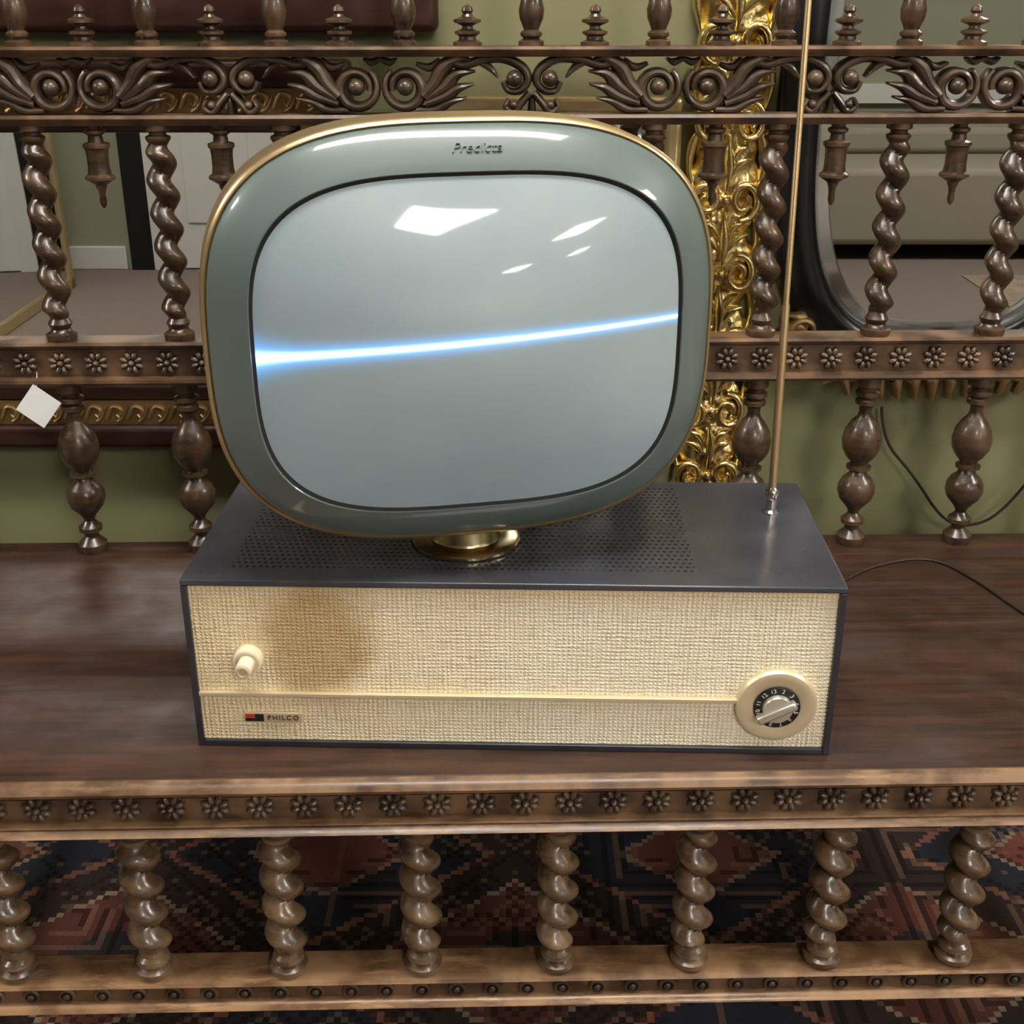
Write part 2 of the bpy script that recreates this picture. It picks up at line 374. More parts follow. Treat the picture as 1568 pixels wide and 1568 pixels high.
def tube(name, pts, r, mat, parent=None):
    cu = bpy.data.curves.new(name, 'CURVE'); cu.dimensions = '3D'; cu.bevel_depth = r; cu.bevel_resolution = 4; cu.use_fill_caps = True
    sp = cu.splines.new('NURBS'); sp.points.add(len(pts)-1)
    for p, q in zip(sp.points, pts): p.co = (*q, 1)
    sp.use_endpoint_u = True; sp.order_u = 3; cu.resolution_u = 10
    o = bpy.data.objects.new(name, cu); scn.collection.objects.link(o); cu.materials.append(mat)
    if parent: o.parent = parent
    return o
def se(a, b, n, w, NN=120):
    out = []
    for j in range(NN):
        t = 2*pi*j/NN; c, s_ = cos(t), sin(t)
        out.append((a*math.copysign(abs(c)**(2/n), c), -w, b*math.copysign(abs(s_)**(2/n), s_)))
    return out

# ---------------------------------------------------------------- room
XL, XR, YB, YF, CEIL = -5.5, 11.0, 1.64, -10.0, 2.6
YR = 6.3
def slab(name, mat, *b):
    m = MB(); m.box(*b); return m.obj(name, mat, smooth=0)
slab('floor', M_carpet, XL, XR, YF, YR, -0.1, 0)
slab('ceiling', M_ceil, XL, XR, YF, YR, CEIL, CEIL+0.1)
slab('wall_left', M_wall, XL-0.1, XL, YF, YR, 0, CEIL)
slab('wall_right', M_wall, XR, XR+0.1, YF, YR, 0, CEIL)
slab('wall_front', M_ceil, XL, XR, YF-0.1, YF, 0, CEIL)
slab('wall_far_right', M_wallfar, 0.3, XR, YR, YR+0.1, 0, CEIL)  # added room behind the wall openings, standing in for mirror reflections
slab('wall_far_left', M_wallfar, XL, 0.3, 5.3, 5.4, 0, CEIL)
MX, MZ = 0.576, 1.032
m = MB()
O1 = (-1.43, -0.27, 0.62, 0.984)
O2 = (MX-0.245, MX+0.245, MZ-0.39, MZ+0.39)
WT = 0.03
m.box(XL, O1[0], YB, YB+WT, 0, CEIL); m.box(O1[1], O2[0], YB, YB+WT, 0, CEIL); m.box(O2[1], XR, YB, YB+WT, 0, CEIL)
m.box(O1[0], O1[1], YB, YB+WT, 0, O1[2]); m.box(O1[0], O1[1], YB, YB+WT, O1[3], CEIL)
m.box(O2[0], O2[1], YB, YB+WT, 0, O2[2]); m.box(O2[0], O2[1], YB, YB+WT, O2[3], CEIL)
def to_rect(p, a, b):
    s_ = min(a/max(1e-9, abs(p[0])), b/max(1e-9, abs(p[2]))); return (p[0]*s_, p[1], p[2]*s_)
base = se(0.194, 0.337, 3.2, 0, 96)
inn = [(p[0]+MX, YB, p[2]+MZ) for p in base]
out = [(lambda r: (r[0]+MX, YB, r[2]+MZ))(to_rect(p, 0.245, 0.39)) for p in base]
inn2 = [(x, YB+WT, z) for x, y, z in inn]; out2 = [(x, YB+WT, z) for x, y, z in out]
m.rings([out, inn, inn2, out2], False, False)
m.obj('wall_back', M_wall, smooth=0)
def baseboard(name, x0, x1, y0, y1):
    m = MB(); m.box(x0, x1, y0, y1, 0, 0.10); m.obj(name, M_white, smooth=0, bevel=0.006)
baseboard('baseboard_far_left', XL, -1.66, 5.282, 5.3)
baseboard('baseboard_far_right', 0.3, XR, YR-0.018, YR)
baseboard('baseboard_back', XL, XR, YB-0.018, YB)
baseboard('baseboard_front', XL, XR, YF, YF+0.018)
slab('trim_1', M_white, 0.32, XR, YR-0.03, YR, 0.60, 0.69)
dd = empty('door_1', (0, 5.298, 0))
m = MB()
m.box(-1.54, -1.46, -0.03, 0, 0, 2.12); m.box(-0.62, -0.54, -0.03, 0, 0, 2.12); m.box(-1.46, -0.62, -0.03, 0, 2.03, 2.12)
m.box(-1.46, -0.62, -0.012, 0, 0.005, 2.03)
for (a, b2) in ((0.2, 0.9), (1.05, 1.9)):
    for (c, e) in ((-1.38, -1.10), (-1.0, -0.70)): m.box(c, e, -0.02, -0.012, a, b2)
m.obj('leaf_and_casing', M_white, dd, smooth=0, bevel=0.004)
m = MB(); m.box(-1.64, -1.54, -0.02, 0, 0.0, 2.12); m.obj('shadow_gap', M_dark, dd, smooth=0)
fm = empty('gilt_floor_mirror', (-1.78, 4.3, 0), (0, radians(-1), 0))
m = MB()
y0, y1, z0, z1, w_ = -0.7, 0.66, 0.0, 1.25, 0.045
m.box(-0.03, 0.0, y0, y1, z0, z0+w_); m.box(-0.03, 0, y0, y1, z1-w_, z1); m.box(-0.03, 0, y0, y0+w_, z0, z1); m.box(-0.03, 0, y1-w_, y1, z0, z1)
m.obj('frame', M_palegold, fm, bevel=0.006)
m = MB(); m.box(-0.02, -0.01, y0+w_, y1-w_, z0+w_, z1-w_); m.obj('glass', M_mirror, fm, smooth=0)
M_beige = simple('beige_upholstery', (0.34, 0.31, 0.24), 0.9, vary=0.05)
st = empty('sofa', (2.2, 5.80, 0))
m = MB(); m.box(-0.95, 0.95, -0.35, 0.3, 0.07, 0.40); m.box(-0.95, 0.95, 0.15, 0.42, 0.40, 0.52); m.box(-1.12, -0.95, -0.36, 0.42, 0.07, 0.5); m.box(0.95, 1.12, -0.36, 0.42, 0.07, 0.5)
m.obj('upholstery', M_beige, st, bevel=0.03)
m = MB()
for x in (-0.95, 0.95):
    for y in (-0.3, 0.3): m.box(x-0.03, x+0.03, y-0.03, y+0.03, 0, 0.075)
m.obj('feet', M_mahog, st)
m = MB(); m.box(1.9, 2.9, 4.1, 5.15, 0, 0.006)
M_rug2 = simple('cream_rug_wool', (0.32, 0.25, 0.18), 0.95, vary=0.6, vscale=14)
m.obj('cream_rug', M_rug2, smooth=0)
m = MB(); m.box(-1.5, 1.5, 0.45, 1.58, 0, 0.008); m.obj('oriental_rug', M_rug, smooth=0)

# ---------------------------------------------------------------- bench
PY = 1.2
bench = empty('carved_spindle_bench', (0, PY, 0), (0, 0, radians(1.4)))
L_ = 0.82
def by(y): return y-PY
m = MB(); m.box(-L_, L_, by(0.9735), by(1.515), 0.428, 0.45); m.obj('seat', M_seat, bench, bevel=0.0012)
m = MB()
m.extr([(by(0.9733), 0.4496), (by(0.968), 0.4486), (by(0.963), 0.446), (by(0.9600), 0.442), (by(0.961), 0.4385), (by(0.966), 0.4365), (by(0.970), 0.434), (by(0.9733), 0.433)], -L_, L_)
m.extr([(by(0.976), 0.4040), (by(0.968), 0.4040), (by(0.963), 0.402), (by(0.9635), 0.3995), (by(0.959), 0.398), (by(0.9555), 0.3955), (by(0.959), 0.3925), (by(0.976), 0.3925)], -L_, L_)
m.obj('seat_edge_moulding', M_edge, bench)
m = MB(); m.box(-L_, L_, by(0.9735), by(1.0), 0.393, 0.4279); m.obj('apron', M_rail, bench)
m = MB(); m.box(-L_, L_, by(1.48), by(1.51), 0.36, 0.428); m.box(-L_, -L_+0.03, by(0.99), by(1.49), 0.36, 0.428); m.box(L_-0.03, L_, by(0.99), by(1.49), 0.36, 0.428)
m.obj('under_frame', M_rail, bench)

def rosette(mb, x, y, z, r):
    for k in range(8):
        a = 2*pi*k/8+pi/8
        M = Matrix.Rotation(-a, 3, 'Y')
        mb.ell((x+cos(a)*r*0.62, y, z+sin(a)*r*0.62), (r*0.38, r*0.34, r*0.25), M, 8, 6)
    mb.ell((x, y-0.001, z), (r*0.27, r*0.46, r*0.27), None, 10, 6)
def donut(mb, x, y, z, r):
    prof = [(r, 0), (r*1.0, r*0.25), (r*0.85, r*0.45), (r*0.65, r*0.4), (r*0.5, r*0.12), (r*0.42, r*0.12), (r*0.38, r*0.45), (r*0.2, r*0.6), (0.0001, r*0.62)]
    mb.lathe(prof, (x, y, z), 14, Matrix.Rotation(pi/2, 3, 'X'))

m = MB()
for k in range(-18, 19): rosette(m, 0.0075+k*0.0424, by(0.9720), 0.4190, 0.0148)
m.obj('apron_rosettes', M_carve, bench)
m = MB()
for k in range(-6, 6):
    x = 0.041+k*0.1385
    if abs(x) > L_-0.04: continue
    y = by(0.985)
    m.lathe([(0.013, 0.393), (0.016, 0.392), (0.017, 0.386), (0.012, 0.383), (0.0125, 0.380), (0.0155, 0.378), (0.0155, 0.374), (0.010, 0.370), (0.008, 0.366)][::-1], (x, y, 0), 24)
    m.twist(x, y, 0.232, 0.372, 0.0192, 0.0345, -1, ph=k*0.8)
    m.lathe([(0.017, 0.2065), (0.0195, 0.209), (0.0195, 0.214), (0.014, 0.217), (0.0155, 0.219), (0.017, 0.222), (0.0155, 0.226), (0.011, 0.229), (0.009, 0.236)], (x, y, 0), 24)
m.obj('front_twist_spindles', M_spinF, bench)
m = MB()
m.extr([(by(1.007), 0.2065), (by(0.972), 0.2065), (by(0.965), 0.2045), (by(0.963), 0.2015), (by(0.967), 0.199), (by(1.007), 0.199)], -L_, L_)
m.extr([(by(1.0), 0.180), (by(0.965), 0.180), (by(0.960), 0.1775), (by(0.958), 0.174), (by(0.962), 0.170), (by(1.0), 0.170)], -L_, L_)
m.obj('lower_rail_moulding', M_edge2, bench)
m = MB(); m.box(-L_, L_, by(0.970), by(1.003), 0.175, 0.202); m.obj('lower_rail', M_rail, bench)
m = MB()
for k in range(-22, 22): donut(m, 0.010+k*0.0363, by(0.9695), 0.1895, 0.0092)
m.obj('lower_rail_studs', M_carve, bench)
m = MB()
for x in (-L_+0.025, L_-0.025):
    for y in (by(0.998), by(1.488)):
        m.box(x-0.022, x+0.022, y-0.02, y+0.02, 0.14, 0.43)
        m.lathe([(0.014, 0.008), (0.02, 0.012), (0.024, 0.03), (0.02, 0.05), (0.012, 0.06), (0.02, 0.085), (0.022, 0.11), (0.014, 0.13), (0.02, 0.142)], (x, y, 0))
m.box(-L_+0.03, L_-0.03, by(1.48), by(1.5), 0.175, 0.202)
m.box(-L_+0.015, -L_+0.04, by(1.0), by(1.49), 0.175, 0.202); m.box(L_-0.04, L_-0.015, by(1.0), by(1.49), 0.175, 0.202)
m.obj('legs', M_spin, bench, bevel=0.002)

GY = by(1.49); X0 = 0.029; PIT = 0.1445
xs = [X0+k*PIT for k in range(-6, 6) if abs(X0+k*PIT) < L_-0.03]
xm = [X0+(k+0.5)*PIT for k in range(-6, 6) if abs(X0+(k+0.5)*PIT) < L_-0.03]
S = 0.000835
prof_px = [(17, 585), (18, 592), (18, 598), (12, 601), (12, 604), (17, 607), (17, 612), (12, 615), (16, 618), (16, 624), (10, 628), (9, 636), (11, 643), (19, 652), (26, 664), (29, 678), (27, 692), (20, 704), (13, 711),
           (12, 714), (18, 717), (18, 721), (12, 724), (14, 730), (22, 737), (27, 747), (27.5, 756), (24, 767), (15, 777), (9, 785), (8, 790), (12, 795), (17, 799), (17, 805), (11, 809), (10, 814), (16, 820), (21, 825), (21, 832), (19, 838)]
m = MB()
for x in xs:
    pr = [(r*S*1.06, 0.683-(y-585)/(838-585)*0.233) for r, y in prof_px][::-1]
    m.lathe(pr, (x, GY, 0), 24)
m.obj('gallery_balusters', M_spin, bench)
m = MB()
m.extr([(GY+0.017, 0.738), (GY-0.018, 0.738), (GY-0.022, 0.735), (GY-0.020, 0.731), (GY-0.016, 0.729), (GY+0.017, 0.729)], -L_, L_)
m.extr([(GY+0.017, 0.694), (GY-0.016, 0.694), (GY-0.021, 0.691), (GY-0.022, 0.687), (GY-0.018, 0.683), (GY+0.017, 0.683)], -L_, L_)
m.box(-L_, L_, GY-0.013, GY+0.014, 0.69, 0.732)
m.obj('gallery_middle_rail', M_rail, bench)
m = MB()
for k in range(-18, 19): rosette(m, 0.015+k*0.0435, GY-0.0145, 0.7115, 0.0155)
m.obj('gallery_rosettes', M_carve, bench)
m = MB()
for i, x in enumerate(xs):
    m.lathe([(0.0175, 0.738), (0.0185, 0.741), (0.0185, 0.746), (0.013, 0.749), (0.0115, 0.752), (0.0135, 0.756), (0.0145, 0.759), (0.012, 0.763), (0.008, 0.770)], (x, GY, 0))
    m.twist(x, GY, 0.765, 0.972, 0.0165, 0.0385, -1, ph=0.6*i)
    m.lathe([(0.008, 0.966), (0.0125, 0.973), (0.0145, 0.976), (0.0145, 0.979), (0.010, 0.981), (0.010, 0.984), (0.015, 0.986), (0.015, 0.992)], (x, GY, 0))
m.obj('gallery_twist_posts', M_spin, bench)
m = MB()
for x in xm:
    m.lathe([(0.0004, 0.897), (0.0025, 0.899), (0.0042, 0.904), (0.0036, 0.912), (0.0045, 0.918), (0.0065, 0.922), (0.0065, 0.924), (0.0125, 0.928), (0.0175, 0.931), (0.0175, 0.934), (0.0135, 0.937), (0.0125, 0.945), (0.0125, 0.958), (0.0135, 0.965), (0.0155, 0.967), (0.0155, 0.971),
             (0.009, 0.973), (0.008, 0.980), (0.012, 0.983), (0.012, 0.986), (0.008, 0.988), (0.009, 0.993)], (x, GY, 0))
m.obj('gallery_pendants', M_spin, bench)
FS = 0.173/237; VS = 0.00069; FB = 1.003
m = MB()
m.extr([(GY+0.016, 1.0035), (GY-0.016, 1.0035), (GY-0.019, 1.000), (GY-0.017, 0.996), (GY-0.014, 0.992), (GY+0.016, 0.992)], -L_, L_)
m.extr([(GY+0.018, 1.077), (GY-0.018, 1.077), (GY-0.021, 1.074), (GY-0.019, 1.070), (GY-0.015, 1.066), (GY+0.016, 1.066)], -L_, L_)
m.obj('frieze_rails', M_rail, bench)
def q(u, v, mir): return (mir*u*FS, v*VS)
m = MB()
def half(cx, mir):
    o = (cx, GY-0.001, FB); W = 0.00072
    def st(pts, w, th=0.010): m.ribbon([q(u, v, mir) for u, v in pts], [a*W for a in w], th, o, back=0.009)
    sp = []
    for i in range(34):
        t = i/33; a = radians(130+420*t); r = 33-13*t
        sp.append((38+r*cos(a), 42+r*sin(a)*1.05))
    st(sp, (5, 10, 6), 0.012)
    m.ell((cx+mir*38*FS, GY-0.006, FB+44*VS), (0.0098, 0.013, 0.0098))
    st([(66, 30), (84, 50), (98, 74), (122, 88), (144, 84)], (9, 13, 2), 0.015)
    st([(70, 26), (98, 44), (120, 64), (148, 68)], (9, 12, 2), 0.013)
    st([(68, 18), (98, 28), (122, 42), (146, 48)], (8, 10, 2), 0.012)
    st([(54, 8), (84, 8), (108, 20), (134, 26)], (6, 9, 2), 0.010)
    st([(56, 80), (76, 74), (92, 88)], (3, 7, 2), 0.010)
    st([(0, 88), (14, 82), (26, 88)], (4, 6, 2), 0.009)
    st([(104, 84), (130, 78), (160, 86), (192, 88), (222, 74), (230, 54), (218, 38), (200, 38), (192, 52)], (7, 8, 5), 0.012)
    m.ell((cx+mir*209*FS, GY-0.007, FB+57*VS), (0.0095, 0.0125, 0.0095))
    st([(150, 82), (170, 74), (184, 58)], (3, 6, 2), 0.009)
    st([(234, 34), (222, 20), (208, 5), (196, 12), (200, 24)], (6, 7, 4), 0.012)
    m.ell((cx+mir*208*FS, GY-0.008, FB+16*VS), (0.0048, 0.008, 0.0048))
    st([(237, 28), (237, 16), (237, 0)], (4, 6, 8), 0.011)
for k in range(-2, 3):
    cx = -0.143+0.346*k
    for mir in (-1, 1):
        if abs(cx+mir*0.173) <= L_+0.05: half(cx, mir)
o = m.obj('acanthus_frieze', M_carve, bench)
m = MB()
for x in xm:
    m.lathe([(0.0165, 1.077), (0.0165, 1.081), (0.010, 1.0835), (0.0095, 1.087), (0.0145, 1.090), (0.0145, 1.0925), (0.0065, 1.095), (0.006, 1.098), (0.0155, 1.102), (0.0155, 1.105), (0.007, 1.108), (0.005, 1.111), (0.0068, 1.114), (0.0055, 1.118), (0.0005, 1.121)], (x, GY, 0))
m.obj('gallery_finials', M_spin, bench)
m = MB()
for x in xs:
    m.lathe([(0.0145, 1.077), (0.0145, 1.082), (0.009, 1.085), (0.0125, 1.088), (0.0125, 1.091), (0.0085, 1.094), (0.010, 1.098), (0.0135, 1.106), (0.0145, 1.115), (0.012, 1.126), (0.0085, 1.136), (0.013, 1.140), (0.0085, 1.146),
             (0.0125, 1.165), (0.012, 1.19), (0.008, 1.21), (0.0135, 1.214), (0.009, 1.22), (0.012, 1.23)], (x, GY, 0))
m.obj('gallery_upper_posts', M_spin, bench)
m = MB(); m.extr([(GY+0.018, 1.262), (GY-0.018, 1.262), (GY-0.022, 1.255), (GY-0.016, 1.246), (GY-0.014, 1.23), (GY+0.016, 1.23)], -L_, L_)
m.obj('gallery_crest_rail', M_rail, bench)
m = MB()
for x in (-L_+0.012, L_-0.012): m.box(x-0.018, x+0.018, GY-0.018, GY+0.018, 0.45, 1.28)
m.obj('gallery_end_stiles', M_spin, bench, bevel=0.003)
tag = empty('price_tag', (-0.589, 1.452, 0.659), (radians(-6), radians(38), 0))
m = MB(); m.box(-0.020, 0.020, -0.0004, 0.0004, -0.020, 0.020); m.obj('card', M_tag, tag, smooth=0)
tube('string', [(-0.014, 0, 0.017), (-0.018, 0.002, 0.026), (-0.026, 0.008, 0.034)], 0.0005, M_tag, tag)

# ---------------------------------------------------------------- television
tv = empty('television', (0.003, 1.142, 0.45))
BR = (0, 0, radians(-1.5))
W2, DF, DB, H = 0.310, -0.1285, 0.1285, 0.183
T = 0.0065
m = MB(); m.box(-W2, W2, DF, DB, H-T, H); m.obj('cabinet_top', M_caseP, tv, rot=BR, bevel=0.0015)
m = MB()
m.box(-W2, -W2+T, DF, DB, 0.0, H-T); m.box(W2-T, W2, DF, DB, 0.0, H-T)
m.box(-W2+T, W2-T, DF, DB, 0.0, T); m.box(-W2+T, W2-T, DB-0.004, DB, T, H-T)
m.obj('cabinet_shell', M_case, tv, rot=BR, bevel=0.001)
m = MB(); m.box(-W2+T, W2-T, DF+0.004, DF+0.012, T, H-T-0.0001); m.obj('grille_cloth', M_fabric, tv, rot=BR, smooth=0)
m = MB(); m.box(-W2+T, 0.222, DF-0.001, DF+0.0045, 0.0575, 0.0618); m.obj('trim_strip', M_goldplate, tv, rot=BR, bevel=0.0008)
m = MB(); m.box(-0.262, -0.205, DF+0.001, DF+0.0045, 0.0275, 0.0385); m.obj('badge', M_goldplate, tv, rot=BR, bevel=0.0006)
m = MB(); m.box(-0.2605, -0.2515, DF+0.0002, DF+0.002, 0.0335, 0.0370); m.obj('badge_red', M_red, tv, rot=BR, smooth=0)
m = MB(); m.box(-0.2605, -0.2425, DF+0.0002, DF+0.002, 0.0292, 0.0325); m.box(-0.251, -0.2425, DF+0.0002, DF+0.002, 0.0325, 0.0370); m.obj('badge_black', M_dark, tv, rot=BR, smooth=0)
def text(name, s, size, loc, rot, mat, ext=0.0003, shear=0.0, sp=1.0, off=0.0):
    c = bpy.data.curves.new(name, 'FONT'); c.body = s; c.size = size; c.extrude = ext; c.align_x = 'CENTER'; c.align_y = 'CENTER'; c.shear = shear; c.space_character = sp; c.offset = off
    o = bpy.data.objects.new(name, c); scn.collection.objects.link(o); c.materials.append(mat); o.parent = tv
    o.matrix_local = Matrix.Translation(loc) @ rot
    return o
Rb = Matrix.Rotation(radians(-1.5), 4, 'Z')
def bl(x, y, z): return Rb @ Vector((x, y, z))
text('badge_lettering', 'PHILCO', 0.0075, bl(-0.2235, DF+0.0006, 0.033), Rb @ Matrix.Rotation(pi/2, 4, 'X'), M_dark, sp=1.25)
kx, kz = -0.252, 0.099
Mk = Rb @ Matrix.Translation((kx, DF+0.004, kz)) @ Matrix.Rotation(pi/2, 4, 'X')
m = MB(); m.lathe([(0.0140, 0), (0.0140, 0.009), (0.0130, 0.0115), (0.0115, 0.0120), (0.0110, 0.0105), (0.008, 0.0105)], (0, 0, 0), 32)
o = m.obj('knob_outer', M_cream, tv); o.matrix_local = Mk
m = MB(); m.lathe([(0.0080, 0.008), (0.0078, 0.026), (0.0070, 0.0275), (0.0058, 0.0277)], (0, 0, 0), 28)
o = m.obj('knob_inner', M_cream, tv); o.matrix_local = Mk
m = MB(); m.lathe([(0.0056, 0.027), (0.0056, 0.0292), (0.0046, 0.0296), (0.004, 0.028), (0.0001, 0.028)], (0, 0, 0), 24)
o = m.obj('knob_cap', M_goldplate, tv); o.matrix_local = Mk
dx, dz = 0.2545, 0.0555
Md = Rb @ Matrix.Translation((dx, DF+0.004, dz)) @ Matrix.Rotation(pi/2, 4, 'X')
m = MB(); m.lathe([(0.039, 0), (0.039, 0.004), (0.037, 0.0068), (0.034, 0.0075), (0.030, 0.0068), (0.024, 0.0066), (0.0225, 0.0058), (0.0001, 0.0058)], (0, 0, 0), 56)
o = m.obj('dial_plate', M_goldplate, tv); o.matrix_local = Md
m = MB(); m.lathe([(0.0222, 0.005), (0.0222, 0.0078), (0.0215, 0.0082), (0.0001, 0.0082)], (0, 0, 0), 48)
o = m.obj('dial_ring', M_black, tv); o.matrix_local = Md
for i in range(12):
    a = radians(90-30*i-15)
    Mt = Md @ Matrix.Translation((0.0185*cos(a), 0.0185*sin(a), 0.0083)) @ Matrix.Rotation(a-pi/2, 4, 'Z')
    text('dial_number_%d' % (i+1), str(i+2), 0.006, (0, 0, 0), Mt, M_print, ext=0.0001)
m = MB(); m.lathe([(0.0145, 0.008), (0.0145, 0.012), (0.0135, 0.0135), (0.0001, 0.0138)], (0, 0, 0), 40)
o = m.obj('dial_hub', M_silver, tv); o.matrix_local = Md
m = MB(); m.box(-0.022, 0.0185, -0.0042, 0.0042, 0.010, 0.020)
o = m.obj('dial_handle', M_silver, tv, bevel=0.0025); o.matrix_local = Md @ Matrix.Rotation(radians(28), 4, 'Z')
px, py = -0.049, -0.030
m = MB(); m.lathe([(0.052, H), (0.054, H+0.0015), (0.054, H+0.004), (0.051, H+0.006), (0.036, H+0.0065), (0.0345, H+0.009), (0.0345, H+0.060), (0.030, H+0.063)], (px, py, 0), 56)
m.obj('swivel_pedestal', M_brass, tv)
ax, ay = 0.268, 0.038
m = MB(); m.lathe([(0.0085, H), (0.0085, H+0.002), (0.006, H+0.004), (0.0058, H+0.016), (0.0072, H+0.018), (0.0072, H+0.024), (0.0055, H+0.027), (0.003, H+0.03)], (ax, ay, 0), 24)
m.obj('aerial_socket', M_chrome, tv)
A = Matrix.Rotation(radians(-0.9), 3, 'Y')
m = MB(); m.lathe([(0.0042, 0.0), (0.0040, 0.20), (0.0030, 0.203), (0.0030, 0.48), (0.0022, 0.483), (0.0022, 0.74), (0.0035, 0.742), (0.0035, 0.748), (0.0005, 0.75)], (ax, ay, H+0.02), 16, A)
m.obj('aerial_rod', M_rim, tv)

HM = Matrix.Translation((-0.0425, 1.065-1.142, 0.4005)) @ Matrix.Rotation(radians(12), 4, 'Z')
def place(o): o.matrix_local = HM; return o
m = MB()
m.rings([se(0.2250, 0.1860, 3.0, -0.004), se(0.2250, 0.1860, 3.0, 0.0), se(0.2240, 0.1850, 3.0, 0.004), se(0.2205, 0.1815, 3.0, 0.0085), se(0.2145, 0.1750, 3.05, 0.0140), se(0.2065, 0.167, 3.1, 0.0200), se(0.198, 0.1583, 3.2, 0.0257), se(0.1925, 0.1525, 3.35, 0.0292), se(0.1905, 0.1505, 3.4, 0.0300), se(0.1893, 0.1493, 3.4, 0.0285)], False, False)
bez = place(m.obj('bezel', M_teal, tv, smooth=50))
m = MB(); m.rings([se(0.1896, 0.1496, 3.4, 0.0290), se(0.1868, 0.1468, 3.4, 0.0278), se(0.184, 0.144, 3.4, 0.0270)], False, False)
place(m.obj('screen_gasket', M_dark, tv))
m = MB(); rr = []
for i in range(25):
    t = 1-i/24; t = max(t, 0.002)
    rr.append(se(0.1870*t, 0.1470*t, 2.0+1.4*t**1.5, 0.0275+0.031*(1-t*t)))
m.rings(rr, False, True)
scr = place(m.obj('screen', M_screen, tv, smooth=80))
m = MB()
m.rings([se(0.2245, 0.1855, 3.0, 0.0005), se(0.2260, 0.1873, 3.0, 0.003), se(0.2285, 0.1898, 3.0, 0.0015), se(0.2300, 0.1912, 3.0, -0.004), se(0.2305, 0.1917, 3.0, -0.040), se(0.228, 0.189, 3.0, -0.046), se(0.225, 0.186, 3.0, -0.047)], False, False)
place(m.obj('gold_rim', M_rim, tv, smooth=50))
m = MB()
m.rings([se(0.228, 0.189, 3.0, -0.040), se(0.223, 0.184, 3.0, -0.060), se(0.210, 0.172, 2.8, -0.090), se(0.18, 0.146, 2.6, -0.125), se(0.13, 0.105, 2.4, -0.16), se(0.085, 0.07, 2.2, -0.185), se(0.06, 0.052, 2, -0.20), se(0.055, 0.048, 2, -0.235), se(0.045, 0.04, 2, -0.243)], True, True)
place(m.obj('head_shell', M_shell, tv, smooth=50))
o = text('bezel_lettering', 'Predicta', 0.0130, (0, 0, 0), Matrix.Identity(4), M_script, ext=0.0008, shear=0.4, off=-0.00015)
o.matrix_local = HM @ Matrix.Translation((0.006, -0.0202, 0.1678)) @ Matrix.Rotation(pi/2-radians(36), 4, 'X')
tube('power_lead', [(0.29, 0.10, 0.002), (0.34, 0.17, 0.002), (0.40, 0.225, 0.002), (0.46, 0.283, 0.002), (0.545, 0.312, 0.002), (0.58, 0.25, 0.002), (0.61, 0.14, 0.002), (0.66, 0.02, 0.002)], 0.0016, M_cord, tv)
tube('wall_cord', [(0.515, 1.625, 0.60), (0.519, 1.62, 0.554), (0.566, 1.61, 0.506), (0.612, 1.60, 0.440), (0.65, 1.60, 0.428), (0.69, 1.60, 0.443), (0.735, 1.61, 0.50), (0.80, 1.62, 0.60)], 0.002, M_cord)

# ---------------------------------------------------------------- frames on the back wall
WY = 1.638
def frame_rect(mb, x0, x1, z0, z1, w, y0, y1):
    mb.box(x0, x1, y0, y1, z1-w, z1); mb.box(x0, x1, y0, y1, z0, z0+w)
    mb.box(x0, x0+w, y0, y1, z0+w, z1-w); mb.box(x1-w, x1, y0, y1, z0+w, z1-w)
lm = empty('mahogany_gilt_frame', (-0.85, WY, 0.80))
x0, x1, z0, z1 = -0.65, 0.65, -0.253, 0.256
m = MB(); frame_rect(m, x0, x1, z0, z1, 0.034, -0.040, 0); m.obj('outer_frame', M_mahog, lm, bevel=0.008)
m = MB(); frame_rect(m, x0+0.034, x1-0.034, z0+0.034, z1-0.034, 0.032, -0.030, 0)
def leafrow(mb, xa, xb, z, y, s):
    n = int((xb-xa)/(s*1.1))
    for i in range(n):
        x = xa+(i+0.5)*(xb-xa)/n
        mb.ribbon([(-s*0.55, -s*0.3), (-s*0.2, s*0.35), (s*0.25, s*0.2), (s*0.15, -s*0.2), (-s*0.05, -s*0.05)], (s*0.12, s*0.16, s*0.08), 0.006, (x, y, z), K=5)
        mb.ribbon([(0, -s*0.45), (s*0.3, -s*0.2), (s*0.55, s*0.35)], (s*0.14, s*0.12, s*0.04), 0.006, (x, y, z), K=5)
leafrow(m, x0+0.04, x1-0.04, z0+0.05, -0.029, 0.026); leafrow(m, x0+0.04, x1-0.04, z1-0.05, -0.029, 0.026)
M_oldgold = simple('old_gilt', (0.38, 0.25, 0.11), 0.45, 0.8, bump=0.6, bscale=100, vary=0.5, vscale=30)
m.obj('gilt_liner', M_oldgold, lm, bevel=0.002)
m = MB(); frame_rect(m, x0+0.066, x1-0.066, z0+0.066, z1-0.066, 0.022, -0.024, 0.03); m.obj('inner_slip', M_mahog, lm, bevel=0.005)
um = empty('mahogany_picture_frame', (-0.80, WY, 1.45))
m = MB(); frame_rect(m, -0.71, 0.71, -0.364, 0.364, 0.075, -0.035, 0); m.obj('frame', M_mahog, um, bevel=0.01)
M_art = simple('dark_print', (0.10, 0.09, 0.06), 0.3, vary=0.5, vscale=6)
m = MB(); m.box(-0.66, 0.66, -0.012, -0.002, -0.31, 0.31); m.obj('picture', M_art, um, smooth=0)
cm = empty('pale_gilt_mirror', (0.065, WY, 0.78))
m = MB(); frame_rect(m, -0.15, 0.15, -0.23, 0.232, 0.022, -0.028, 0); m.obj('frame', M_palegold, cm, bevel=0.007)
m = MB(); frame_rect(m, -0.128, 0.128, -0.208, 0.210, 0.008, -0.018, 0); m.obj('slip', M_gold, cm, bevel=0.002)
